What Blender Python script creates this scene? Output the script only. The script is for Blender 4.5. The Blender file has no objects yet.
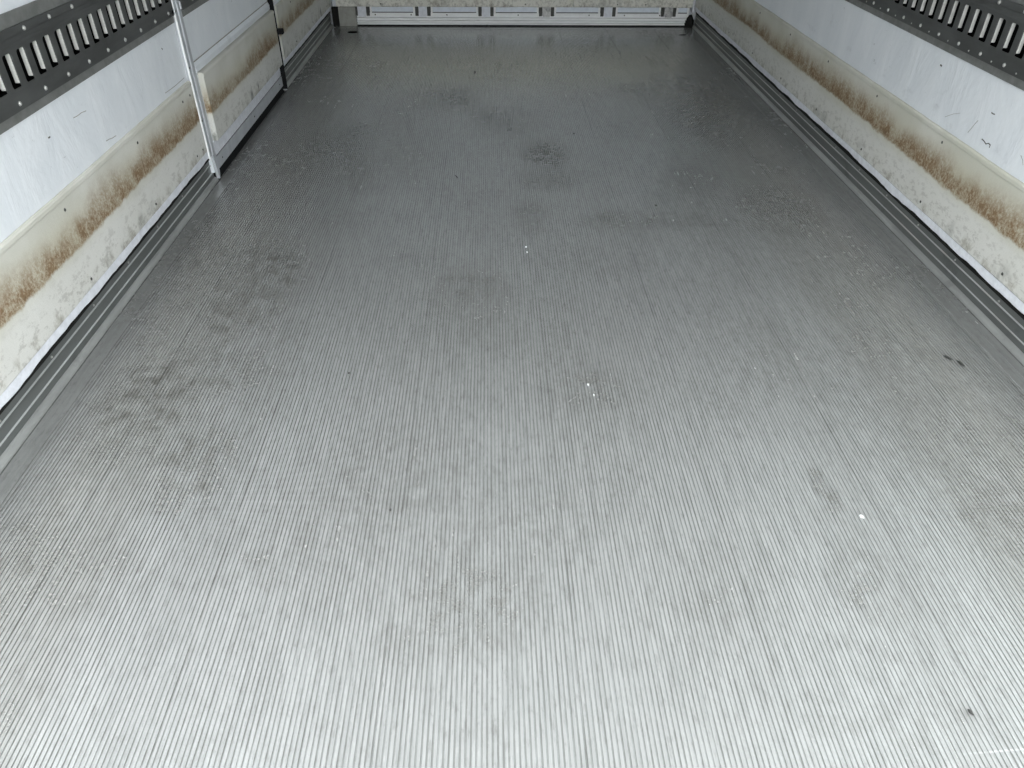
import bpy, bmesh, math, random
from mathutils import Matrix, Vector, noise
random.seed(7)
S = bpy.context.scene
COL = S.collection

# ------------------------------------------------------------------ camera
H = 1.056
TH, PS, PH = 0.652380, 0.0317293, 0.00999458
fw = Vector((math.sin(PS)*math.cos(TH), math.cos(PS)*math.cos(TH), -math.sin(TH)))
rt = Vector((math.cos(PS), -math.sin(PS), 0))
up = rt.cross(fw)
r2 = rt*math.cos(PH) + up*math.sin(PH)
u2 = -rt*math.sin(PH) + up*math.cos(PH)
cd = bpy.data.cameras.new('camera'); cam = bpy.data.objects.new('camera', cd); COL.objects.link(cam)
m3 = Matrix((r2, u2, -fw)).transposed()
cam.matrix_world = Matrix.Translation((0, 0, H)) @ m3.to_4x4()
cd.sensor_width = 36; cd.lens = 738.66/1024*36; cd.clip_start = .02; cd.clip_end = 200
S.camera = cam

# ------------------------------------------------------------------ sky, exposure
W = bpy.data.worlds.new('overcast_sky'); S.world = W; W.use_nodes = True
wt = W.node_tree; bg = wt.nodes['Background']
bg.inputs['Color'].default_value = (0.955, 0.99, 1.0, 1)
# overcast sky: three times brighter overhead than at the horizon
tc = wt.nodes.new('ShaderNodeTexCoord'); sx = wt.nodes.new('ShaderNodeSeparateXYZ'); mr = wt.nodes.new('ShaderNodeMapRange')
wt.links.new(tc.outputs['Generated'], sx.inputs[0]); wt.links.new(sx.outputs['Z'], mr.inputs['Value'])
for k, v in (('From Min', 0), ('From Max', 1), ('To Min', .55), ('To Max', 2.3)): mr.inputs[k].default_value = v
wt.links.new(mr.outputs['Result'], bg.inputs['Strength'])
S.view_settings.view_transform = 'Standard'
S.view_settings.look = 'None'
S.view_settings.gamma = 1
S.view_settings.use_curve_mapping = False
S.view_settings.exposure = 2.08

# ------------------------------------------------------------------ dimensions
XL, XR = -0.997, 1.304           # floor edges
WL, WR = -1.000, 1.307           # wall faces
Y0, YB = 0.465, 5.17              # open rear end, front bulkhead
ZC = 1.98
PITCH = 0.0567

# ------------------------------------------------------------------ materials
class NT:
    def __init__(s, name):
        s.m = bpy.data.materials.new(name); s.m.use_nodes = True
        s.t = s.m.node_tree; s.b = s.t.nodes['Principled BSDF']
        s.geo = s.t.nodes.new('ShaderNodeNewGeometry')
        s.sep = s.t.nodes.new('ShaderNodeSeparateXYZ'); s.L(s.geo.outputs['Position'], s.sep.inputs[0])
        s.x, s.y, s.z = s.sep.outputs
    def L(s, a, b):
        s.t.links.new(a, b)
    def put(s, v, sock):
        if isinstance(v, (int, float)): sock.default_value = v
        elif isinstance(v, (tuple, list)): sock.default_value = (*v, 1) if len(v) == 3 and sock.type == 'RGBA' else v
        else: s.L(v, sock)
    def math(s, op, a, b=0.0, c=None, clamp=False):
        n = s.t.nodes.new('ShaderNodeMath'); n.operation = op; n.use_clamp = clamp
        s.put(a, n.inputs[0]); s.put(b, n.inputs[1])
        if c is not None: s.put(c, n.inputs[2])
        return n.outputs[0]
    def mapped(s, scale, off=(0, 0, 0)):
        n = s.t.nodes.new('ShaderNodeMapping'); n.inputs['Scale'].default_value = scale; n.inputs['Location'].default_value = off
        s.L(s.geo.outputs['Position'], n.inputs['Vector']); return n.outputs[0]
    def noise(s, scale, vec=(1, 1, 1), off=(0, 0, 0), detail=3, rough=.55, dist=0):
        n = s.t.nodes.new('ShaderNodeTexNoise'); n.inputs['Scale'].default_value = scale
        n.inputs['Detail'].default_value = detail; n.inputs['Roughness'].default_value = rough
        n.inputs['Distortion'].default_value = dist
        s.L(s.mapped(vec, off), n.inputs['Vector']); return n.outputs['Fac']
    def ramp(s, v, a, b, lo=0.0, hi=1.0, smooth=True):
        n = s.t.nodes.new('ShaderNodeMapRange'); n.interpolation_type = 'SMOOTHSTEP' if smooth else 'LINEAR'
        s.put(v, n.inputs['Value'])
        for k, q in (('From Min', a), ('From Max', b), ('To Min', lo), ('To Max', hi)): s.put(q, n.inputs[k])
        return n.outputs['Result']
    def mix(s, f, a, b):
        n = s.t.nodes.new('ShaderNodeMix'); n.data_type = 'RGBA'
        s.put(f, n.inputs['Factor']); s.put(a, n.inputs['A']); s.put(b, n.inputs['B']) if False else None
        for sock in n.inputs:
            if sock.type == 'RGBA' and sock.name == 'A': s.put(a, sock)
            if sock.type == 'RGBA' and sock.name == 'B': s.put(b, sock)
        return [o for o in n.outputs if o.type == 'RGBA'][0]
    def bump(s, h, strength=.3, dist=.002):
        n = s.t.nodes.new('ShaderNodeBump'); n.inputs['Strength'].default_value = strength; n.inputs['Distance'].default_value = dist
        s.L(h, n.inputs['Height']); s.L(n.outputs[0], s.b.inputs['Normal'])
    def done(s, col, rough=.5, metal=0.0, spec=.5):
        s.put(col, s.b.inputs['Base Color']); s.put(rough, s.b.inputs['Roughness']); s.put(metal, s.b.inputs['Metallic'])
        s.put(spec, s.b.inputs['Specular IOR Level'])
        return s.m

def mat_floor():
    n = NT('ribbed_aluminium')
    # patches where grime has settled: (x, y, radius x, radius y, strength)
    P = [(.215, 2.90, .10, .16, 1.0), (.20, 2.62, .12, .10, .6), (.13, 2.3, .07, .14, .45), (.53, 2.27, .26, .07, .5),
         (-.66, 1.86, .14, .30, .7), (-.62, 1.12, .10, .14, .65), (-.78, 1.30, .12, .22, .55), (-.60, 1.42, .12, .12, .4),
         (.98, 2.38, .16, .22, .5), (.74, 2.62, .12, .14, .4), (-.45, 3.0, .25, .5, .35), (.95, 3.6, .25, .5, .5),
         (-.05, 1.8, .12, .14, .4), (-.03, .77, .12, .10, .45), (.66, 1.02, .025, .08, .8), (.22, 1.34, .10, .10, .35),
         (-.15, .71, .05, .05, .5), (.98, .95, .10, .12, .5), (.72, 3.7, .10, .2, .4), (-.25, 3.6, .2, .25, .5),
         (.06, 3.3, .18, .22, .45), (.9, 1.25, .15, .3, .3), (-.9, 1.9, .12, .4, .35), (.40, .80, .12, .12, .25),
         (.30, 2.0, .20, .12, .3), (-.32, .95, .14, .2, .3), (.63, .80, .05, .07, .35), (-.75, .85, .16, .10, .35)]
    tot = None
    for (px, py, rx, ry, k) in P:
        a = n.math('MULTIPLY', n.math('SUBTRACT', n.x, px), 1/rx); b = n.math('MULTIPLY', n.math('SUBTRACT', n.y, py), 1/ry)
        d = n.math('ADD', n.math('MULTIPLY', a, a), n.math('MULTIPLY', b, b))
        g = n.ramp(d, 1.6, 0.0, 0.0, k)
        tot = g if tot is None else n.math('MAXIMUM', tot, g)
    f1 = n.noise(30, (1, .75, 1), detail=6, rough=.78)
    f2 = n.noise(3.2, (1, .7, 1), (3, 1, 0), detail=5, rough=.65)
    f3 = n.noise(8, (14, .9, 1), (1, 5, 0), detail=3)          # streaks along the ribs
    f4 = n.noise(130, (1, .5, 1), detail=2)
    blot = n.math('MULTIPLY', tot, n.ramp(f1, .33, .68))
    gen = n.math('MULTIPLY', n.ramp(f2, .44, .66), n.ramp(f1, .40, .68))
    strk = n.math('MULTIPLY', n.ramp(f3, .58, .76), n.ramp(f2, .4, .6))
    away = n.ramp(n.math('ABSOLUTE', n.math('SUBTRACT', n.x, .15)), .40, 1.05)      # the sides see less wear and keep their grime
    side = n.math('MULTIPLY', n.math('MULTIPLY', away, .32), n.ramp(f1, .30, .70, .45, 1.0))
    blot = n.math('ADD', blot, side)
    dirt = n.math('ADD', n.math('MULTIPLY', blot, 1.0), n.math('ADD', n.math('MULTIPLY', gen, .45), n.math('MULTIPLY', strk, .45)), clamp=True)
    base = n.mix(n.ramp(f3, .3, .7), (.41, .42, .413), (.50, .51, .503))
    base = n.mix(n.ramp(f4, .35, .65, 0, .14), base, (.46, .47, .465))
    f5 = n.noise(85, (1.3, .35, 1), (2, 6, 0), detail=4, rough=.75)      # fine worn mottling
    base = n.mix(n.ramp(f5, .50, .70, 0, .55), base, (.27, .27, .262))
    base = n.mix(n.ramp(f5, .42, .30, 0, .35), base, (.62, .63, .625))
    # one pale transverse scratch close to the rear edge
    sd = n.math('ABSOLUTE', n.math('SUBTRACT', n.math('SUBTRACT', n.y, n.math('MULTIPLY', n.x, .06)), .4607))
    scr = n.math('MULTIPLY', n.ramp(sd, .0018, .0008), n.math('MULTIPLY', n.ramp(n.x, .66, .70), n.ramp(f5, .40, .52)))
    base = n.mix(n.math('MULTIPLY', scr, .5), base, (.85, .86, .86))
    # old grime packed in the bottoms of the grooves
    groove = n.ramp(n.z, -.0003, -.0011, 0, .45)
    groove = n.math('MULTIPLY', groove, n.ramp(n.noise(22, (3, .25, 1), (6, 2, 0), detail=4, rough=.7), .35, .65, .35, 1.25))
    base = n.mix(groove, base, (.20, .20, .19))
    col = n.mix(n.math('MULTIPLY', dirt, .80), base, (.11, .104, .092))
    rough = n.math('ADD', n.ramp(dirt, 0, 1, .18, .36), n.ramp(f4, .3, .7, -.01, .02))
    return n.done(col, rough, n.ramp(dirt, 0, 1, .55, .40), .6)

def mat_cream(name, side, seed, c1=(.57, .565, .50), c2=(.64, .635, .58), band=True, mouldk=.25):
    """glass-fibre scuff board, rust-brown rub stain along its middle"""
    n = NT(name)
    along = n.y if side != 'b' else n.x
    st = (1, 1, 1)
    wob = n.noise(1.3, off=(seed, 0, 0), detail=2)
    fine = n.noise(120, (1, 1, .85), (0, seed, 0), detail=5, rough=.8)
    mid = n.noise(19, (1, 1, .75), (0, 0, seed), detail=5, rough=.72)
    big = n.noise(2.6, (1, 1, .2), (seed, 3, 1), detail=3)
    col = n.mix(n.ramp(n.noise(5, off=(1, seed, 2), detail=4), .35, .65), c1, c2)
    col = n.mix(n.ramp(n.z, .235, .20, 0, .6), col, (.68, .68, .66))
    # rough scraped lower half with grey flecks
    fl = n.math('MULTIPLY', n.ramp(n.noise(60, (1, .5, 1), (seed, 9, 9), detail=4, rough=.75), .50, .62), n.ramp(n.z, .25, .15))
    col = n.mix(n.math('MULTIPLY', fl, .5), col, (.34, .33, .30))
    lowd = n.math('MULTIPLY', n.ramp(n.z, .17, .13), n.ramp(mid, .48, .68))
    col = n.mix(n.math('MULTIPLY', lowd, .8), col, (.27, .25, .20))
    mould = n.math('MULTIPLY', n.ramp(n.z, .185, .15), n.ramp(n.noise(5.5, (1, 1, .5), (2, seed*3, 5), detail=4, rough=.65), .58, .66))
    col = n.mix(n.math('MULTIPLY', mould, mouldk), col, (.10, .11, .10))
    if band:
        edge = n.math('ADD', .232, n.math('MULTIPLY', n.math('SUBTRACT', wob, .5), .025))
        edge = n.math('ADD', edge, n.math('MULTIPLY', n.math('SUBTRACT', mid, .5), .035))
        topz = n.math('ADD', edge, n.ramp(big, .3, .7, .065, .125))
        lo = n.ramp(n.z, n.math('SUBTRACT', edge, .006), n.math('ADD', edge, .006))
        hi = n.ramp(n.z, topz, n.math('ADD', edge, .008), 0, 1)
        dens = n.math('MULTIPLY', lo, hi)
        grain = n.ramp(n.math('ADD', n.math('MULTIPLY', fine, .6), n.math('MULTIPLY', mid, .4)), .36, .60, .15, 1.0)
        amt = n.math('MULTIPLY', n.math('MULTIPLY', dens, grain), n.ramp(n.math('ADD', big, n.math('MULTIPLY', mid, .5)), .45, .85, .55, 1.0))
        col = n.mix(n.math('MULTIPLY', n.math('MULTIPLY', lo, n.ramp(n.z, .345, .25)), .5), col, (.50, .45, .30))
        col = n.mix(n.math('MULTIPLY', amt, 1.25, clamp=True), col, (.235, .155, .085))
        core = n.math('MULTIPLY', n.math('MULTIPLY', lo, n.ramp(n.z, n.math('ADD', edge, .05), edge)), n.math('MULTIPLY', n.ramp(fine, .45, .62), n.ramp(mid, .48, .66)))
        col = n.mix(n.math('MULTIPLY', core, .75), col, (.105, .065, .035))
    n.bump(n.math('ADD', fine, n.math('MULTIPLY', mid, 1.2)), .5, .0016)
    return n.done(col, .62, 0, .35)

def mat_wall():
    n = NT('white_wall_lining')
    fine = n.noise(50, detail=3); mid = n.noise(9, (1, 1, .45), detail=4, rough=.6, dist=.5); big = n.noise(2, detail=2)
    col = n.mix(n.ramp(mid, .3, .7), (.75, .785, .82), (.81, .84, .87))
    sc = n.math('MULTIPLY', n.ramp(n.noise(42, (1, .45, 1), (5, 5, 5), detail=5, rough=.8), .64, .68), n.ramp(n.noise(4, off=(2, 7, 3)), .44, .58))
    col = n.mix(n.math('MULTIPLY', sc, .55), col, (.20, .21, .22))
    sm = n.math('MULTIPLY', n.ramp(n.noise(14, (1, .6, 1), (8, 2, 5), detail=4, rough=.7), .60, .72), .25)
    col = n.mix(sm, col, (.50, .52, .54))
    n.bump(n.math('ADD', n.math('MULTIPLY', mid, 2.2), n.math('MULTIPLY', fine, .35)), .34, .005)
    return n.done(col, .38, 0, .45)

def mat_simple(name, c, rough=.5, metal=0.0, var=.12, scale=40, vec=(1, 1, 1), bmp=.15, spec=.5, dark=None):
    n = NT(name)
    f = n.noise(scale, vec, detail=4, rough=.65)
    a = tuple(max(0, q*(1-var)) for q in c); b = tuple(min(1, q*(1+var)) for q in c)
    col = n.mix(n.ramp(f, .3, .7), a, b)
    if dark:
        g = n.noise(9, (1, 1, 1), (4, 4, 4), detail=5, rough=.7)
        col = n.mix(n.ramp(g, .55, .72, 0, dark), col, tuple(q*.35 for q in c))
    n.bump(f, bmp, .0008)
    return n.done(col, rough, metal, spec)

M = {
 'floor': mat_floor(),
 'wall': mat_wall(),
 'creamL': mat_cream('scuff_board_left', 'l', 1.3),
 'creamD': mat_cream('scuff_board_door', 'l', 4.1, mouldk=.85),
 'creamF': mat_cream('scuff_board_far', 'l', 8.7, mouldk=.85),
 'creamR': mat_cream('scuff_board_right', 'r', 5.9, (.56, .555, .48), (.63, .625, .565)),
 'creamB': mat_cream('scuff_board_front', 'b', 3.3, (.86, .845, .70), (.90, .885, .76), band=False),
 'cove': mat_simple('lit_aluminium_foot', (.36, .37, .36), .40, .4, .14, 20, (1, .2, 1), .1, dark=.3),  # paler than the skirting, stands in for light on the upturned foot
 'ridge': mat_simple('worn_lit_ridge', (.50, .52, .51), .40, .4, .12, 20, (1, .2, 1), .1, dark=.3),  # worn metal, paler still to stand in for light on the ledges
 'channel': mat_simple('grey_aluminium_skirting', (.175, .185, .18), .42, .5, .10, 12, (1, .15, 1), .1, dark=.35),
 'strip': mat_simple('white_edge_strip', (.76, .78, .83), .5, 0, .08, 50, dark=.2),
 'rail': mat_simple('dark_steel_rail', (.085, .088, .086), .50, .30, .22, 14, (1, .3, 1.2), .12, dark=.3),
 'flange': mat_simple('grey_rail_flange', (.23, .235, .225), .55, .4, .14, 30, dark=.35),
 'rivet': mat_simple('bright_rivet', (.48, .48, .46), .4, .5, .2, 120),
 'lip': mat_simple('light_slot_lip', (.54, .54, .515), .5, 0, .08, 60),
 'black': mat_simple('unlit_void_black', (.010, .010, .010), .9, 0, .1, 30, spec=0),
 'rubber': mat_simple('black_rubber', (.010, .010, .011), .7, 0, .2, 60, spec=.12),
 'alu': mat_simple('white_coated_aluminium', (.52, .54, .57), .40, .25, .07, 30, (1, 1, .3), .08, dark=.15),
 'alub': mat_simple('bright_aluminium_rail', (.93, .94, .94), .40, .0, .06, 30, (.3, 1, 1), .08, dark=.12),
 'panelblue': mat_simple('pale_recess_panel', (.76, .81, .88), .5, 0, .06, 30),
 'smudged': mat_simple('smudged_white_block', (.50, .50, .49), .55, .1, .35, 40, (1, 1, 1), .1, dark=.6),
 'plinth': mat_simple('dull_grey_plinth', (.34, .34, .31), .6, .2, .14, 24, (1, 1, .4), .1, dark=.3),
 'screw': mat_simple('dull_screw', (.40, .40, .38), .4, .6, .2, 60),
 'hole': mat_simple('dark_fastener', (.07, .07, .065), .6, .2, .2, 60),
 'ceiling': mat_simple('grey_white_ceiling', (.30, .305, .305), .5, 0, .05, 8),
 'ground': mat_simple('yard_concrete', (.20, .20, .195), .85, 0, .15, 5, dark=.2),
 'chipw': mat_simple('pale_chip', (.85, .86, .86), .5, 0, .05, 90),
 'chipd': mat_simple('dark_grit', (.03, .03, .028), .7, 0, .2, 90),
 'caulk_and_gap': mat_simple('black_sealant_and_gap_shade', (.013, .013, .012), .7, 0, .2, 50, spec=.15),
}

# ------------------------------------------------------------------ helpers
def wl(o):
    v = Vector((0, 0, 0))
    while o is not None: v += o.location; o = o.parent
    return v
def link(name, bm, mat, parent=None, origin=None, smooth=False):
    me = bpy.data.meshes.new(name)
    bmesh.ops.recalc_face_normals(bm, faces=bm.faces)
    if origin is not None: bmesh.ops.translate(bm, verts=bm.verts, vec=-Vector(origin))
    bm.to_mesh(me); bm.free()
    if smooth:
        for p in me.polygons: p.use_smooth = True
    me.materials.append(mat)
    o = bpy.data.objects.new(name, me); COL.objects.link(o)
    if parent is not None:
        o.parent = parent
        if origin is not None: o.location = Vector(origin) - wl(parent)
        else: o.location = -wl(parent)
    elif origin is not None: o.location = origin
    return o
def tag(o, label, cat, group=None):
    o['label'] = label; o['category'] = cat
    if group: o['group'] = group
    return o
def struct(o, label, cat):
    o['kind'] = 'structure'; o['label'] = label; o['category'] = cat; return o
def empty(name, loc):
    o = bpy.data.objects.new(name, None); COL.objects.link(o); o.location = loc; o.empty_display_size = .05
    o.matrix_world = Matrix.Translation(loc); return o
def box(bm, x0, x1, y0, y1, z0, z1, bev=0, seg=2):
    r = bmesh.ops.create_cube(bm, size=1)
    for v in r['verts']:
        v.co = Vector(((x0+x1)/2 + v.co.x*(x1-x0), (y0+y1)/2 + v.co.y*(y1-y0), (z0+z1)/2 + v.co.z*(z1-z0)))
    if bev:
        es = list({e for v in r['verts'] for e in v.link_edges})
        bmesh.ops.bevel(bm, geom=es, offset=bev, segments=seg, profile=.5, affect='EDGES')
    return bm
def B(*a, **k):
    return box(bmesh.new(), *a, **k)
def extrude(bm, prof, stations, f):
    """closed profile of (a, b) swept through stations; f(a, b, s) -> point"""
    rings = [[bm.verts.new(f(a, b, s)) for a, b in prof] for s in stations]
    n = len(prof)
    for r, q in zip(rings, rings[1:]):
        for i in range(n): bm.faces.new((r[i], r[(i+1) % n], q[(i+1) % n], q[i]))
    bm.faces.new(rings[0]); bm.faces.new(rings[-1][::-1])
    return bm
def dome(rad, h, axis, seg=12):
    """rivet head whose flat side sits on the origin and looks along axis"""
    bm = bmesh.new(); rings = []
    for t in (0, .45, .8, 1.0):
        rr = rad*math.cos(t*math.pi/2*.93); zz = h*math.sin(t*math.pi/2)
        rings.append([bm.verts.new((rr*math.cos(2*math.pi*i/seg), rr*math.sin(2*math.pi*i/seg), zz)) for i in range(seg)])
    for r, q in zip(rings, rings[1:]):
        for i in range(seg): bm.faces.new((r[i], r[(i+1) % seg], q[(i+1) % seg], q[i]))
    bm.faces.new(rings[-1]); bm.faces.new(rings[0][::-1])
    bmesh.ops.rotate(bm, verts=bm.verts, cent=(0, 0, 0), matrix=Vector((0, 0, 1)).rotation_difference(Vector(axis)).to_matrix())
    return bm
def studs(parent, pts, rad, h, axis, mat, name='rivet', scales=None):
    first = None
    for i, p in enumerate(pts):
        if first is None:
            first = link(name, dome(rad, h, axis), mat, smooth=True); o = first
        else:
            o = first.copy(); COL.objects.link(o)
        o.parent = parent; o.location = Vector(p) - wl(parent)
        if scales: o.scale = (scales[i],)*3
def wob(v, s, a):
    return a*noise.noise(Vector((v*s, 3.7, 1.1)))

# ------------------------------------------------------------------ floor
def make_floor():
    bm = bmesh.new()
    P = .0078; GW = .0027; D = .0018
    a, b = XL + .046, XR - .070
    pts = [(XL-.02, 0.0)]
    x = a; k = 0
    seams = (-.79, -.487, -.18, .125, .43, .735, 1.04)
    while x < b:
        w, d = (GW*1.35, D*1.5) if any(abs(x-s) < P/2 for s in seams) else (GW, D)
        pts += [(x, 0), (x + w*.22, -d), (x + w*.78, -d), (x + w, 0), (x + (P+w)/2, .0002)]
        x += P; k += 1
    # shallow lines in the plain strips next to the skirtings
    for s in (XR-.060, XR-.030):
        pts += [(s-.0015, 0), (s, .0007), (s+.0015, 0)]
    for e, q in ((XL, 1), (XR, -1)):      # open joint along each skirting
        pts += [(e+q*.0012, 0), (e+q*.0016, -.0035), (e+q*.0038, -.0035), (e+q*.0046, 0)]
    pts += [(XR+.02, 0)]
    pts.sort()
    ys = [Y0, YB-.075]
    rows = [[bm.verts.new((px, y, pz)) for px, pz in pts] for y in ys]
    for i in range(len(pts)-1): bm.faces.new((rows[0][i], rows[0][i+1], rows[1][i+1], rows[1][i]))
    # plain cross strip in front of the bulkhead, slab below
    v = [bm.verts.new(q) for q in ((XL-.02, ys[1], 0), (XR+.02, ys[1], 0), (XR+.02, YB+.02, 0), (XL-.02, YB+.02, 0))]
    bm.faces.new(v)
    box(bm, WL-.06, WR+.06, Y0, YB+.06, -.12, -.004)
    o = link('floor', bm, M['floor']); return struct(o, 'ribbed grey aluminium cargo floor with dark scuffs', 'floor')
FLOOR = make_floor()
struct(link('ground', B(-14, 14, -22, Y0+9, -1.30, -1.15), M['ground']), 'concrete yard behind the truck', 'ground')

# ------------------------------------------------------------------ walls, ceiling
DY0, DY1 = 2.575, 3.735      # side door opening
def wall(name, sx, face, segs, label):
    bm = bmesh.new()
    back = face + sx*.06
    for (ya, yb, za, zb) in segs:
        box(bm, min(face, back), max(face, back), ya, yb, za, zb)
    for (ya, yb, za, zb) in segs:
        if za == .104: box(bm, min(face+sx*.022, back), max(face+sx*.022, back), ya, yb, -.02, .104)
    return struct(link(name, bm, M['wall']), label, 'wall')
RZ0, RZ1 = .590, .680        # hollow the cargo rails are let into
wall('wall_left', -1, WL, [(Y0, DY0, .104, RZ0), (Y0, DY0, RZ1, ZC), (DY1, YB+.11, .104, RZ0), (DY1, YB+.11, RZ1, ZC), (DY0, DY1, 2.0, ZC)],
     'white left side wall lining with dents and scratches')
wall('wall_right', 1, WR, [(Y0, YB+.11, .104, RZ0), (Y0, YB+.11, RZ1, ZC)], 'white right side wall lining with cracks')
struct(link('wall_back', B(WL-.06, WR+.06, YB+.05, YB+.11, -.02, ZC), M['wall']), 'white bulkhead wall at the far end', 'wall')
struct(link('ceiling', B(WL-.06, WR+.06, Y0, YB+.11, ZC, ZC+.05), M['ceiling']), 'white roof lining of the cargo box', 'ceiling')

# paint cracks and scratches on the linings: hair-thin raised flakes
def crack(parent_name, face, sx, pts, w, mat='hole'):
    bm = bmesh.new()
    for (p, q) in zip(pts, pts[1:]):
        a = Vector((face, *p)); b = Vector((face, *q)); d = (b-a).normalized(); nrm = Vector((-sx, 0, 0)); t = d.cross(nrm)*w/2
        vs = [bm.verts.new(v) for v in (a-t, a+t, b+t, b-t)]
        vt = [bm.verts.new(v + nrm*.0006) for v in (a-t, a+t, b+t, b-t)]
        bm.faces.new(vt)
        for i in range(4): bm.faces.new((vs[i], vs[(i+1) % 4], vt[(i+1) % 4], vt[i]))
    return link('crack', bm, M[mat], bpy.data.objects[parent_name])
CR = [[(1.972, .424), (1.980, .411), (1.984, .403), (1.995, .384)], [(1.927, .390), (1.916, .389), (1.903, .385), (1.894, .390), (1.884, .389), (1.884, .382)],
      [(1.930, .458), (1.922, .4575), (1.914, .4585)], [(2.061, .416), (2.09, .405), (2.124, .386)], [(1.737, .391), (1.745, .40), (1.759, .408)]]
for i, c in enumerate(CR): crack('wall_right', WR, 1, c, (.0016, .0022, .0024, .0008, .0008)[i], ('plinth', 'hole', 'hole', 'plinth', 'plinth')[i])
crack('wall_right', WR, 1, [(2.236, .500), (2.226, .4985)], .004)
CLs = [[(1.818, .480), (1.84, .4785), (1.862, .479), (1.886, .476)], [(1.934, .384), (1.95, .3835), (1.965, .380), (1.994, .378)], [(2.372, .380), (2.42, .378), (2.46, .377), (2.55, .378)]]
for c in CLs: crack('wall_left', WL, -1, c, .0016, 'plinth')
crack('wall_left', WL, -1, [(1.689, .477), (1.694, .4755), (1.698, .477)], .003)
crack('wall_left', WL, -1, [(2.432, .495), (2.438, .490)], .003)

# ------------------------------------------------------------------ skirtings (grey aluminium, two ridges)
def skirting(name, face_in, sx, y0, y1, label):
    # profile measured from the floor edge outwards (a) and upwards (z)
    prof = [(-.001, 0), (-.0005, .002), (.0015, .006), (.008, .0115), (.012, .0135), (.012, .0300), (.0085, .0305), (.0085, .0315),
            (.0120, .0345), (.012, .0600), (.0085, .0605), (.0085, .0615), (.0120, .0645), (.012, .083), (.03, .083), (.03, 0)]
    bm = extrude(bmesh.new(), prof, [y0, y1], lambda a, z, s: (face_in + sx*a, s, z))
    o = struct(link(name, bm, M['channel']), label, 'skirting')
    f = lambda a, z, s: (face_in + sx*a, s, z)
    link('foot_cove', extrude(bmesh.new(), [(-.001, 0), (-.001, .003), (.001, .0075), (.006, .0125), (.011, .0145), (.011, 0)], [y0, y1], f), M['cove'], o)
    for z in (.0325, .0635):
        link('ridge', extrude(bmesh.new(), [(.0125, z-.001), (.0095, z-.0008), (.0088, z), (.0100, z+.0012), (.0125, z+.0022)], [y0, y1], f), M['ridge'], o)
    return o
# the skirting front is a few mm behind the floor edge
bl = skirting('baseboard_left_near', XL, -1, Y0, DY0+.048, 'grey aluminium skirting on the left, near side of the side door')
bf = skirting('baseboard_left_far', XL, -1, DY1, YB-.02, 'grey aluminium skirting on the left, beyond the side door')
br = skirting('baseboard_right', XR, 1, Y0, YB-.02, 'grey aluminium skirting along the whole right wall')
studs(bl, [(XL-.012, 1.179-.2267*3 + .2267*k, .0715) for k in range(9)], .0035, .003, (1, 0, 0), M['screw'], 'screw')
studs(bf, [(XL-.012, 3.90 + .2267*k, .0715) for k in range(6)], .0035, .003, (1, 0, 0), M['screw'], 'screw')
studs(br, [(XR+.012, 1.623-.2267*5 + .2267*k, .0715) for k in range(20)], .0035, .003, (-1, 0, 0), M['screw'], 'screw')

# ------------------------------------------------------------------ white strips between skirting and scuff boards, ragged lower edge
def strip(name, face, sx, y0, y1, label, amp=.010):
    bm = bmesh.new(); N = int((y1-y0)/.012); prev = None
    for i in range(N+1):
        y = y0 + (y1-y0)*i/N
        z0 = .099 + wob(y+face*5, 2.2, amp*.5) + wob(y+face*9, 9, amp*.45) + wob(y, 30, .0022)
        ring = [bm.verts.new((face - sx*d, y, z)) for d, z in ((-.004, z0+.002), (.002, z0), (.005, z0+.004), (.005, .1235), (-.004, .126))]
        if prev:
            for k in range(5): bm.faces.new((prev[k], prev[(k+1) % 5], ring[(k+1) % 5], ring[k]))
        else: bm.faces.new(ring)
        prev = ring
    bm.faces.new(prev[::-1])
    return struct(link(name, bm, M['strip']), label, 'trim')
strip('trim_1', WL, -1, Y0, DY0, 'white strip under the near left scuff board')
strip('trim_2', WL, -1, DY1+.012, YB-.05, 'white strip under the scuff board beyond the side door', .004)
strip('trim_3', WR, 1, Y0, YB-.05, 'white strip under the right scuff board')

def gap_shade(name, face, sx, y0, y1, label):  # black strip in place of the shadow under the overhanging white strip
    bm = bmesh.new(); N = int((y1-y0)/.03); prev = None
    for i in range(N+1):
        y = y0 + (y1-y0)*i/N
        q = wob(y+face*3, 14, .002)
        ring = [bm.verts.new((face + sx*d, y, z)) for d, z in ((.012, .080), (.0065+q, .082), (.004+q, .090), (.006, .104), (.024, .104), (.024, .080))]
        if prev:
            for k in range(6): bm.faces.new((prev[k], prev[(k+1) % 6], ring[(k+1) % 6], ring[k]))
        else: bm.faces.new(ring)
        prev = ring
    bm.faces.new(prev[::-1])
    return struct(link(name, bm, M['caulk_and_gap']), label, 'trim')
gap_shade('trim_4', WL, -1, Y0, DY0+.03, 'black strip standing in for the shaded gap above the near left skirting')
gap_shade('trim_5', WL, -1, DY1, YB-.03, 'black strip standing in for the shaded gap above the skirting beyond the side door')
gap_shade('trim_6', WR, 1, Y0, YB-.03, 'black strip standing in for the shaded gap above the right skirting')

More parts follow.
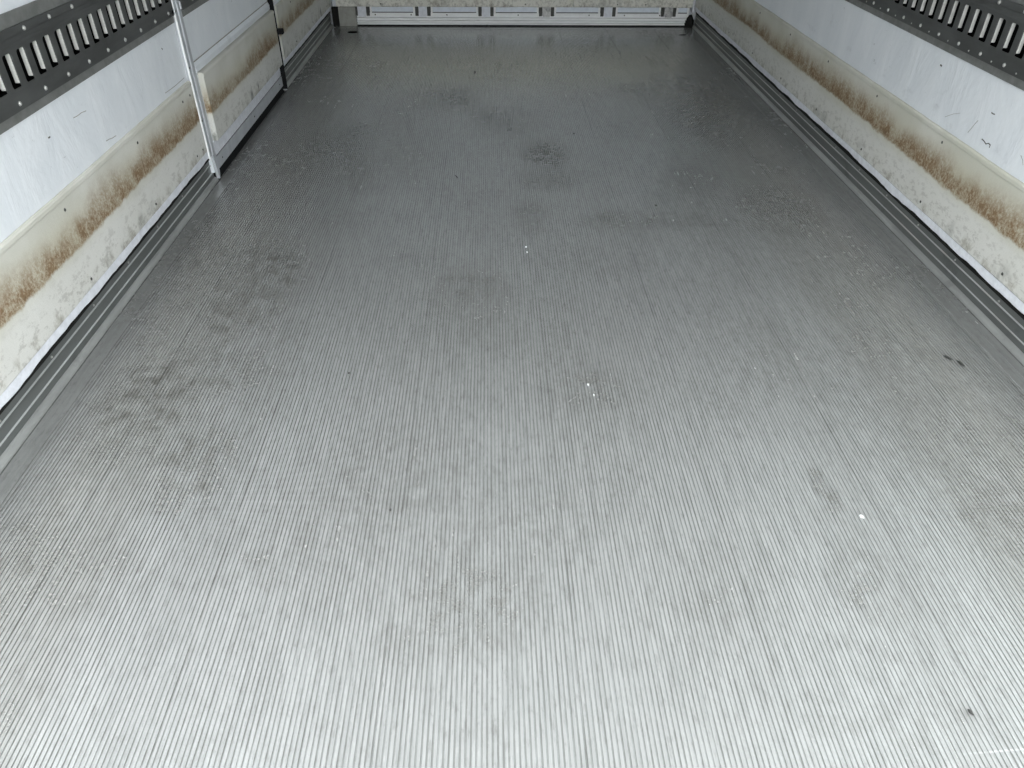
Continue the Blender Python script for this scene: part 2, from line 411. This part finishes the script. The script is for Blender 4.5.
# ------------------------------------------------------------------ scuff boards (cream)
def board_mesh(face, sx, y0, y1, z0, z1, th):
    bm = bmesh.new(); N = max(2, int((y1-y0)/.025)); prev = None
    for i in range(N+1):
        y = y0 + (y1-y0)*i/N
        zt = z1 + wob(y+7, 5, .0014) + wob(y, 31, .0009); zb = z0 + wob(y+2, 9, .0012)
        pr = ((.0008, zb), (th-.002, zb), (th, zb+.003), (th, z1*.0+zt-.016), (th+.0018, zt-.011), (th+.0012, zt-.004), (th-.003, zt), (.0008, zt+.0008))
        ring = [bm.verts.new((face - sx*d, y, z)) for d, z in pr]
        if prev:
            for k in range(len(ring)): bm.faces.new((prev[k], prev[(k+1) % len(ring)], ring[(k+1) % len(ring)], ring[k]))
        else: bm.faces.new(ring)
        prev = ring
    bm.faces.new(prev[::-1])
    return bm
def thing_board(face, sx, y0, y1, mat, label, z0=.1245, z1=.362, th=.008, riv=()):
    o = empty('kick_plate', (face, (y0+y1)/2, z0)); tag(o, label, 'kick plate')
    b = link('board', board_mesh(face, sx, y0, y1, z0, z1, th), M[mat], o)
    studs(b, riv, .0042, .002, (-sx, 0, 0), M['hole'], 'rivet')
    return o
fl = WL + .008
thing_board(WL, -1, Y0, DY0-.003, 'creamL', 'cream scuff board with brown stain on the left wall, nearer than the side door',
            riv=[(fl, 1.636+.448*k, .327) for k in range(-2, 2)] + [(fl, y, .325) for y in (2.469, 2.540)] + [(fl, y, .145) for y in (2.474, 2.536, 1.188, 1.636, 2.084)])
fl2 = WL + .008
thing_board(WL, -1, 3.81, YB-.04, 'creamF', 'cream stained scuff board on the left wall, beyond the black door gasket',
            riv=[(fl2, 4.1+.448*k, z) for k in range(3) for z in (.327, .145)])
fr = WR - .008
thing_board(WR, 1, Y0, YB-.04, 'creamR', 'long cream scuff board with brown stain along the right wall', z1=.356,
            riv=[(fr, 2.081+.448*k, z) for k in range(-3, 7) for z in (.327, .146)])

# ------------------------------------------------------------------ slotted cargo rails
def rail(parent, face, sx, y0, y1, phase, tiny=(), lip_range=(0, 9)):
    """front sheet with rounded slots, pan behind, flanges, slot lips and rivets as parts of parent"""
    P = PITCH; z0, z1 = .560, .706; s0, s1 = .600, .666; fx = face - sx*.010; t = .003
    SW = .035
    k0 = math.ceil((y0-phase+.02)/P); k1 = math.floor((y1-phase-.02)/P)
    slots = [phase + k*P for k in range(k0, k1+1)]
    X = lambda d: face - sx*d
    bm = bmesh.new()
    def quad(*ps): bm.faces.new([bm.verts.new(p) for p in ps])
    def fq(ya, yb, za, zb, d=.010): quad((X(d), ya, za), (X(d), yb, za), (X(d), yb, zb), (X(d), ya, zb))
    # plain zones: below and above the slots, with two shallow pressed beads
    prof = [(0.0, z0), (.010, z0), (.010, s0)]
    profu = [(.010, s1), (.010, .675), (.0085, .679), (.0085, .688), (.010, .692), (.010, z1), (0.0, z1)]
    for pf in (prof, profu):
        for (a, za), (b, zb) in zip(pf, pf[1:]):
            quad((X(a), y0, za), (X(a), y1, za), (X(b), y1, zb), (X(b), y0, zb))
    edges = [y0] + [e for c in slots for e in (c-SW/2, c+SW/2)] + [y1]
    for i in range(0, len(edges), 2): fq(edges[i], edges[i+1], s0, s1)
    c_ = .007
    for c in slots:
        a, b = c-SW/2, c+SW/2
        for (ya, yd) in ((a, 1), (b, -1)):
            for (za, zd) in ((s0, 1), (s1, -1)):
                # rounded corner fill
                arc = [(ya + yd*c_*(1-math.sin(u)), za + zd*c_*(1-math.cos(u))) for u in (0, math.pi/6, math.pi/3, math.pi/2)]
                bm.faces.new([bm.verts.new((X(.010), *q)) for q in [(ya, za)] + arc])
        # edge thickness
        for (p, q) in (((a, s0), (b, s0)), ((b, s0), (b, s1)), ((b, s1), (a, s1)), ((a, s1), (a, s0))):
            quad((X(.010), *p), (X(.010), *q), (X(.007), *q), (X(.007), *p))
    # end caps
    for y in (y0, y1): quad((X(0), y, z0), (X(.010), y, z0), (X(.010), y, z1), (X(0), y, z1))
    bmesh.ops.remove_doubles(bm, verts=bm.verts, dist=1e-5)
    sheet = link('slotted_sheet', bm, M['rail'], parent)
    # black pan behind the slots, its colour stands in for the unlit hollow
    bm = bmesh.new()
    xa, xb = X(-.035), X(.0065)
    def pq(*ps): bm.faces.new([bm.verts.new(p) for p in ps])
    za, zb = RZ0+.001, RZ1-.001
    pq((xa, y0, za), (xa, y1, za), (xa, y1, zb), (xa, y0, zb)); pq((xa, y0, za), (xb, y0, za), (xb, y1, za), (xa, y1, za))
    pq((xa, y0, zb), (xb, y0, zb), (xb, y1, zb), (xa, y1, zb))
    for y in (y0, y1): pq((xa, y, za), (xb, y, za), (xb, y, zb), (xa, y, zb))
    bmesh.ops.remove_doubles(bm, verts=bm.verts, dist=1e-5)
    link('shade_pan', bm, M['black'], parent)
    for za, zb in ((.539, z0+.001), (z1-.001, .732)):
        link('flange', B(min(face, X(.005)), max(face, X(.005)), y0, y1, za, zb, bev=.0012), M['flange'], parent)
    # inward lip on the far edge of each slot
    first = None
    for c in slots:
        if not (lip_range[0] <= c <= lip_range[1]): continue
        yb = c + SW/2
        if first is None:
            bm = B(min(X(.008), X(-.0015)), max(X(.008), X(-.0015)), yb-.004, yb-.0002, s0+.006, s1-.001, bev=.0018)
            bmesh.ops.translate(bm, verts=bm.verts, vec=(0, -c, 0))
            first = link('slot_lip', bm, M['lip'], sheet); o = first; base = first.location.copy()
        else:
            o = first.copy(); COL.objects.link(o); o.parent = sheet
        o.location = base + Vector((0, c, 0))
    return sheet
def rail_studs(parent, face, sx, y0, y1, ph, tiny_low=True):
    x = face - sx*.010
    n0 = math.ceil((y0+.01-ph)/(2*PITCH)); n1 = math.floor((y1-.01-ph)/(2*PITCH))
    pts = [(x, ph+2*PITCH*k, z) for k in range(n0, n1+1) for z in (.5735, .7005-.004)]
    studs(parent, pts, .0055, .004, (-sx, 0, 0), M['rivet'], 'rivet')
    if tiny_low:
        pts = [(x, ph+2*PITCH*k+PITCH, .568) for k in range(n0, n1) if ph+2*PITCH*k < 3.2]
        studs(parent, pts, .0025, .002, (-sx, 0, 0), M['rivet'], 'small_rivet')
r = empty('cargo_rail', (WL, (Y0+DY0)/2, .539)); tag(r, 'dark slotted steel cargo rail on the left wall, nearer than the side door', 'cargo rail')
sh = rail(r, WL, -1, Y0+.01, DY0-.003, 1.7475-.0567*20); rail_studs(sh, WL, -1, Y0+.02, DY0-.02, 1.731, False)
r = empty('cargo_rail', (WR, (Y0+YB)/2, .539)); tag(r, 'dark steel cargo rail with upright slots along the right wall', 'cargo rail')
sh = rail(r, WR, 1, Y0+.01, YB-.06, 2.021-.0567*20-.008); rail_studs(sh, WR, 1, Y0+.02, YB-.08, 2.051)
r = empty('cargo_rail', (WL, (DY1+YB)/2, .539)); tag(r, 'dark steel cargo rail on the left wall beyond the side door, in the far corner', 'cargo rail')
sh = rail(r, WL, -1, DY1+.03, YB-.06, 1.7475-.0567*20); rail_studs(sh, WL, -1, DY1+.05, YB-.08, 1.731, False)

# ------------------------------------------------------------------ side door in the left wall
D = struct(empty('door_1', (WL, (DY0+DY1)/2, 0)), 'white side door in the left wall with aluminium frame and cream scuff board', 'door')
DF = -.9975                       # door face
bm = bmesh.new()
for za, zb in ((.036, RZ0), (RZ1, 2.0)): box(bm, DF-.06, DF, DY0+.03, DY1-.035, za, zb)
link('door_leaf', bm, M['wall'], D)
# folded rib that stands out above the scuff board
bm = extrude(bmesh.new(), [(DF-.002, .368), (DF+.006, .368), (DF+.0065, .386), (DF+.001, .398), (DF-.002, .398)], [DY0+.072, DY1-.037], lambda a, z, s: (a, s, z))
link('panel_rib', bm, M['wall'], D)
kp = link('kick_plate', board_mesh(DF, -1, DY0+.088, DY1-.036, .132, .364, .020), M['creamD'], D)
studs(kp, [], .004, .002, (1, 0, 0), M['hole'])
# two bottom rails with the dark joint between them
link('bottom_rail', B(DF-.002, DF+.006, DY0+.06, DY1-.036, .036, .0785, bev=.0015), M['alu'], D)
link('lower_panel', B(DF-.002, DF+.004, DY0+.072, DY1-.036, .0825, .130, bev=.001), M['strip'], D)
link('joint', B(DF-.002, DF+.0015, DY0+.072, DY1-.036, .0780, .0828), M['hole'], D)
# frame post on the near side: outer flange, raised inner flange, painted edge highlight
def post(bm):
    prof = [(-.06, DY0+.001), (.004, DY0+.001), (.0065, DY0+.003), (.007, DY0+.006), (.005, DY0+.009), (.0045, DY0+.036), (.007, DY0+.038),
            (.0085, DY0+.041), (.007, DY0+.044), (.0045, DY0+.046), (.0045, DY0+.070), (-.06, DY0+.070)]
    return extrude(bm, prof, [.098, 2.0], lambda a, y, s: (DF + a, y, s))
p_ = link('frame_post', post(bmesh.new()), M['alu'], D)
link('edge_highlight', extrude(bmesh.new(), [(.004, DY0+.0005), (.0078, DY0+.0015), (.0088, DY0+.0045), (.0078, DY0+.0075), (.004, DY0+.0085)], [.098, 2.0], lambda a, y, s: (DF + a, y, s)), M['alub'], D)  # brighter strip painting the highlight on the post's outer edge
link('crease_shade', B(DF-.001, DF+.0012, DY0+.072, DY1-.037, .3985, .4020), M['plinth'], D)  # thin grey strip painting the shade of the crease above the rib
# lower foot: only the inner flange runs down to the floor
bm = bmesh.new()
f_ = [bm.verts.new(q) for q in ((DF+.0055, DY0+.037, .10), (DF+.0055, DY0+.070, .10), (DF+.0055, DY0+.070, .03), (DF+.0055, DY0+.060, .006), (DF+.0055, DY0+.052, .006))]
g_ = [bm.verts.new(v.co - Vector((.010, 0, 0))) for v in f_]
bm.faces.new(f_); bm.faces.new(g_[::-1])
for i in range(5): bm.faces.new((f_[i], f_[(i+1) % 5], g_[(i+1) % 5], g_[i]))
link('post_foot', bm, M['alu'], D)
studs(D, [(DF+.0048, DY0+.018, z) for z in (.225, .397, .567, .737, .907)], .004, .002, (1, 0, 0), M['hole'], 'rivet')
studs(D, [(DF+.006, y, .058) for y in (2.70, 3.17, 3.64)], .0035, .002, (1, 0, 0), M['hole'], 'rivet')
# small ears with holes beside the cargo rail
for ya, yb, z in ((DY0-.026, DY0+.004, .570), (DY0+.066, DY0+.098, .575)):
    e = link('ear', B(DF-.002, DF+.0075, ya, yb, z-.012, z+.012, bev=.003), M['alu'], D)
    c = (ya+yb)/2
    studs(e, [], .004, .002, (1, 0, 0), M['hole'])
    h = link('ear_hole', dome(.0055, .0012, (1, 0, 0)), M['black'], smooth=True); h.parent = e; h.location = Vector((DF+.0075, c, z)) - wl(e)
# black gasket on the far side, with its catch
bm = extrude(bmesh.new(), [(-.03, 0), (.025, 0), (.028, .003), (.028, .009), (.025, .012), (-.03, .012)], [0.02, .25, .6, 1.2, 2.0],
             lambda a, y, s: (DF-.006 + a, DY1-.030 + y, s))
link('gasket', bm, M['rubber'], D)
link('catch', B(DF, DF+.047, DY1-.038, DY1-.010, .262, .286, bev=.004), M['rubber'], D)
link('gasket_foot', B(DF-.006, DF+.016, DY1-.018, DY1-.006, .010, .045, bev=.002), M['alu'], D)
# slim white jamb past the gasket
link('jamb', B(DF-.06, DF+.002, DY1-.014, DY1+.0, .09, 2.0), M['alu'], D)
# dark recess under the leaf
link('threshold_seal', B(DF-.06, XL-.001, DY0+.052, DY1-.006, -.002, .030), M['rubber'], D)
dr = link('seal_lip', B(DF-.06, DF-.003, DY0+.055, DY1-.014, .028, .0365), M['rubber'], D)
sh = rail(D, DF-.001, -1, DY0+.072, DY1-.037, 1.7475-.0567*20); rail_studs(sh, DF-.001, -1, DY0+.10, DY1-.05, 1.731)

# ------------------------------------------------------------------ far end: scuff boards, recess, spacers, bright rail
FB = YB
def back_board(x0, x1, label):
    o = empty('kick_plate', ((x0+x1)/2, FB+.05, .112)); tag(o, label, 'kick plate')
    bm = bmesh.new(); N = int((x1-x0)/.03); prev = None
    for i in range(N+1):
        x = x0 + (x1-x0)*i/N
        zb = .113 + wob(x, 8, .0022)
        ring = [bm.verts.new((x, y, z)) for y, z in ((FB+.05, zb), (FB-.008, zb), (FB-.012, zb+.005), (FB-.012, .345), (FB-.008, .352), (FB+.05, .352))]
        if prev:
            for k in range(6): bm.faces.new((prev[k], prev[(k+1) % 6], ring[(k+1) % 6], ring[k]))
        else: bm.faces.new(ring)
        prev = ring
    bm.faces.new(prev[::-1])
    b = link('board', bm, M['creamB'], o)
    studs(b, [(x, FB-.012, .130) for x in (x0+.28, x1-.30)], .004, .002, (0, -1, 0), M['hole'], 'rivet')
back_board(-.966, .524, 'cream scuff board across the far end, the wider piece left of the seam')
back_board(.528, 1.288, 'cream scuff board across the far end, the shorter piece right of the seam')
RX0, RX1 = -.846, 1.272
o = empty('end_rail', ((RX0+RX1)/2, FB+.02, 0)); tag(o, 'bright ribbed aluminium rail along the foot of the far end wall', 'rail')
prof = [(.03, .006), (-.002, .006), (-.004, .010), (-.004, .016), (.010, .018), (.010, .0215), (-.005, .024), (-.005, .031), (.010, .0325), (.010, .036), (-.006, .039), (-.006, .048),
        (.011, .050), (.011, .0545), (-.004, .0565), (-.004, .0755), (-.002, .0775), (.03, .0775)]
link('ribbed_face', extrude(bmesh.new(), prof, [RX0, RX1], lambda a, z, s: (s, FB+a, z)), M['alub'], o)
studs(o, [(-.727+.2267*k, FB-.004, .0665) for k in range(9)], .004, .002, (0, -1, 0), M['hole'], 'rivet')
link('foot_seal', B(RX0, RX1, FB-.0065, FB+.03, -.001, .0085), M['caulk_and_gap'], o)
# recess panels between the spacers
BX = [-.809, -.425, -.025, .360, .753, 1.141]
def recess(x0, x1, label, grp='pale panels between the spacers'):
    o = empty('recess_panel', ((x0+x1)/2, FB+.03, .078)); tag(o, label, 'panel')
    link('face', B(x0, x1, FB+.006, FB+.045, .0805, .118), M['panelblue'], o)
    for xx in (x0-.012, x1): link('end_bar', B(xx, xx+.012, FB-.003, FB+.045, .0776, .117, bev=.001), M['alub'], o)
    link('shadow_joint', B(x0, x1, FB+.001, FB+.045, .0776, .0812), M['hole'], o)
ords = ('first', 'second', 'third', 'fourth', 'fifth')
for i in range(5):
    recess(BX[i]+.062, BX[i+1]-.062, 'pale recess panel under the far scuff board, %s gap from the left' % ords[i])
recess(BX[5]+.062, 1.262, 'short pale recess panel at the far right corner, right of the last spacer')
where = ('beside the grey corner plinth', 'second spacer from the left', 'third spacer from the left, left of centre',
         'fourth spacer from the left, with a smudged face', 'fifth spacer from the left', 'rightmost one, with a smudged face')
for i, x in enumerate(BX):
    o = empty('spacer_block', (x, FB+.02, .058)); tag(o, 'white spacer block at the far wall, ' + where[i], 'spacer', 'spacer blocks along the foot of the far wall')
    bm = bmesh.new()
    # block, slightly narrower at the foot
    pr = [(-.027, .116), (-.026, .064), (-.021, .056), (.021, .056), (.026, .064), (.027, .116)]
    extrude(bm, pr, [FB-.009, FB+.04], lambda a, z, s: (x+a, s, z))
    link('block', bm, M['strip'] if i not in (3, 5) else M['smudged'], o)
    for sx in (-1, 1):
        link('side_slot', B(min(x+sx*.0275, x+sx*.048), max(x+sx*.0275, x+sx*.048), FB-.0062, FB+.04, .060, .1165, bev=.001), M['hole'], o)
o = link('corner_plinth', B(-.957, RX0-.003, FB-.012, FB+.05, .0, .1125, bev=.002), M['plinth'], None)
tag(o, 'dull grey plinth block in the far left corner of the floor', 'plinth')
# sealant in both far corners
def blob(c, r, label):
    bm = bmesh.new(); bmesh.ops.create_icosphere(bm, subdivisions=3, radius=1)
    for v in bm.verts:
        k = 1 + .25*noise.noise(v.co*2.3 + Vector(c))
        v.co = Vector((v.co.x*r[0]*k, v.co.y*r[1]*k, max(v.co.z*r[2]*k, -.001)))
    o = link('sealant_blob', bm, M['caulk_and_gap'], smooth=True); o.location = c; return tag(o, label, 'sealant')
blob((1.283, FB-.002, 0.0), (.030, .018, .072), 'black sealant lump in the far right floor corner')
blob((-.02, FB-.006, 0.0), (.011, .009, .010), 'black sealant dab at the foot of the bright end rail')
tag(link('corner_seal', B(-.999, -.960, FB-.010, FB+.02, 0, .108, bev=.002), M['caulk_and_gap']), 'black seal strip standing in the far left corner', 'seal')
tag(link('corner_post', B(1.2885, 1.3005, FB-.030, FB+.05, .085, .352, bev=.003), M['strip']), 'cream white edge piece in the far right corner above the sealant', 'trim')

# drain openings
def drain(x, y, rx, ry, label):
    o = empty('floor_drain', (x, y, 0)); tag(o, label, 'drain')
    for nm, k, z, mt in (('rim', 1.22, .0012, 'channel'), ('opening', 1.0, .0016, 'black')):
        bm = bmesh.new(); n = 28
        t = [bm.verts.new((x+rx*k*math.copysign(abs(math.cos(a))**.7, math.cos(a)), y+ry*k*math.sin(a), z)) for a in [2*math.pi*i/n for i in range(n)]]
        b = [bm.verts.new((v.co.x, v.co.y, -.001)) for v in t]
        bm.faces.new(t); bm.faces.new(b[::-1])
        for i in range(n): bm.faces.new((t[i], t[(i+1) % n], b[(i+1) % n], b[i]))
        link(nm, bm, M[mt], o)
drain(-.852, 4.985, .031, .028, 'black oval drain opening in the floor before the grey corner plinth')
drain(1.197, 4.935, .024, .012, 'narrow black drain slot in the floor near the far right corner')

# ------------------------------------------------------------------ bits lying on the floor
def chip(x, y, rx, ry, rz, mat, name, label, rot=0, grp=None):
    bm = bmesh.new(); bmesh.ops.create_icosphere(bm, subdivisions=2, radius=1)
    for v in bm.verts:
        k = 1 + .35*noise.noise(v.co*1.7 + Vector((x*9, y*9, 0)))
        v.co = Vector((v.co.x*rx*k, v.co.y*ry*k, v.co.z*rz*k))
    zmin = min(v.co.z for v in bm.verts)
    o = link(name, bm, M[mat]); o.location = (x, y, -zmin); o.rotation_euler.z = rot
    return tag(o, label, 'debris', grp)
C_ = [
 (.105, 2.080, .004, .007, 'chipw', 'paint_flake', 'small white flake on the ribbed floor, upper middle, nearest the dark smudge', 0),
 (.107, 2.045, .003, .006, 'chipw', 'paint_flake', 'tiny white flake just below another white flake, upper middle of the floor', 0),
 (.223, 1.375, .003, .007, 'chipw', 'paint_flake', 'thin white flake in a groove near the middle of the floor', .1),
 (.232, 1.335, .002, .006, 'chipw', 'paint_flake', 'thin white sliver just below the flake at the middle of the floor', .1),
 (.703, .952, .005, .007, 'chipw', 'paint_flake', 'white flake on the lower right part of the floor', .4),
 (.567, 2.386, .006, .007, 'chipd', 'grit', 'black crumb on the floor right of the dark central smudge', 0),
 (.351, 3.121, .006, .010, 'chipd', 'grit', 'black crumb on the floor above and right of the dark central smudge', 0),
 (-.081, 4.086, .008, .013, 'chipd', 'grit', 'small black crumb far back on the floor near the end rail', 0),
 (-.345, 1.427, .0035, .004, 'chipd', 'grit', 'tiny black speck left of the middle of the floor', 0),
 (.708, .561, .0022, .007, 'chipd', 'grit', 'thin black sliver stuck in a groove at the lower right corner', .35),
 (-.200, .985, .003, .003, 'chipd', 'grit', 'tiny black speck on the lower left part of the floor', 0),
 (1.13, 1.47, .004, .016, 'chipd', 'rubber_shred', 'black rubber shred on the floor near the right skirting', .5),
 (1.15, 1.445, .003, .018, 'chipd', 'rubber_shred', 'smaller black rubber shred lying against the one near the right skirting', .25),
 (-.13, 2.65, .003, .02, 'chipd', 'rubber_shred', 'thin dark shred on the floor left of the central smudge', .4),
]
for (x, y, rx, ry, mt, nm, lb, ro) in C_: chip(x, y, rx*.75, ry*.75, .0014 if mt == 'chipw' else .0025, mt, nm, lb, ro)
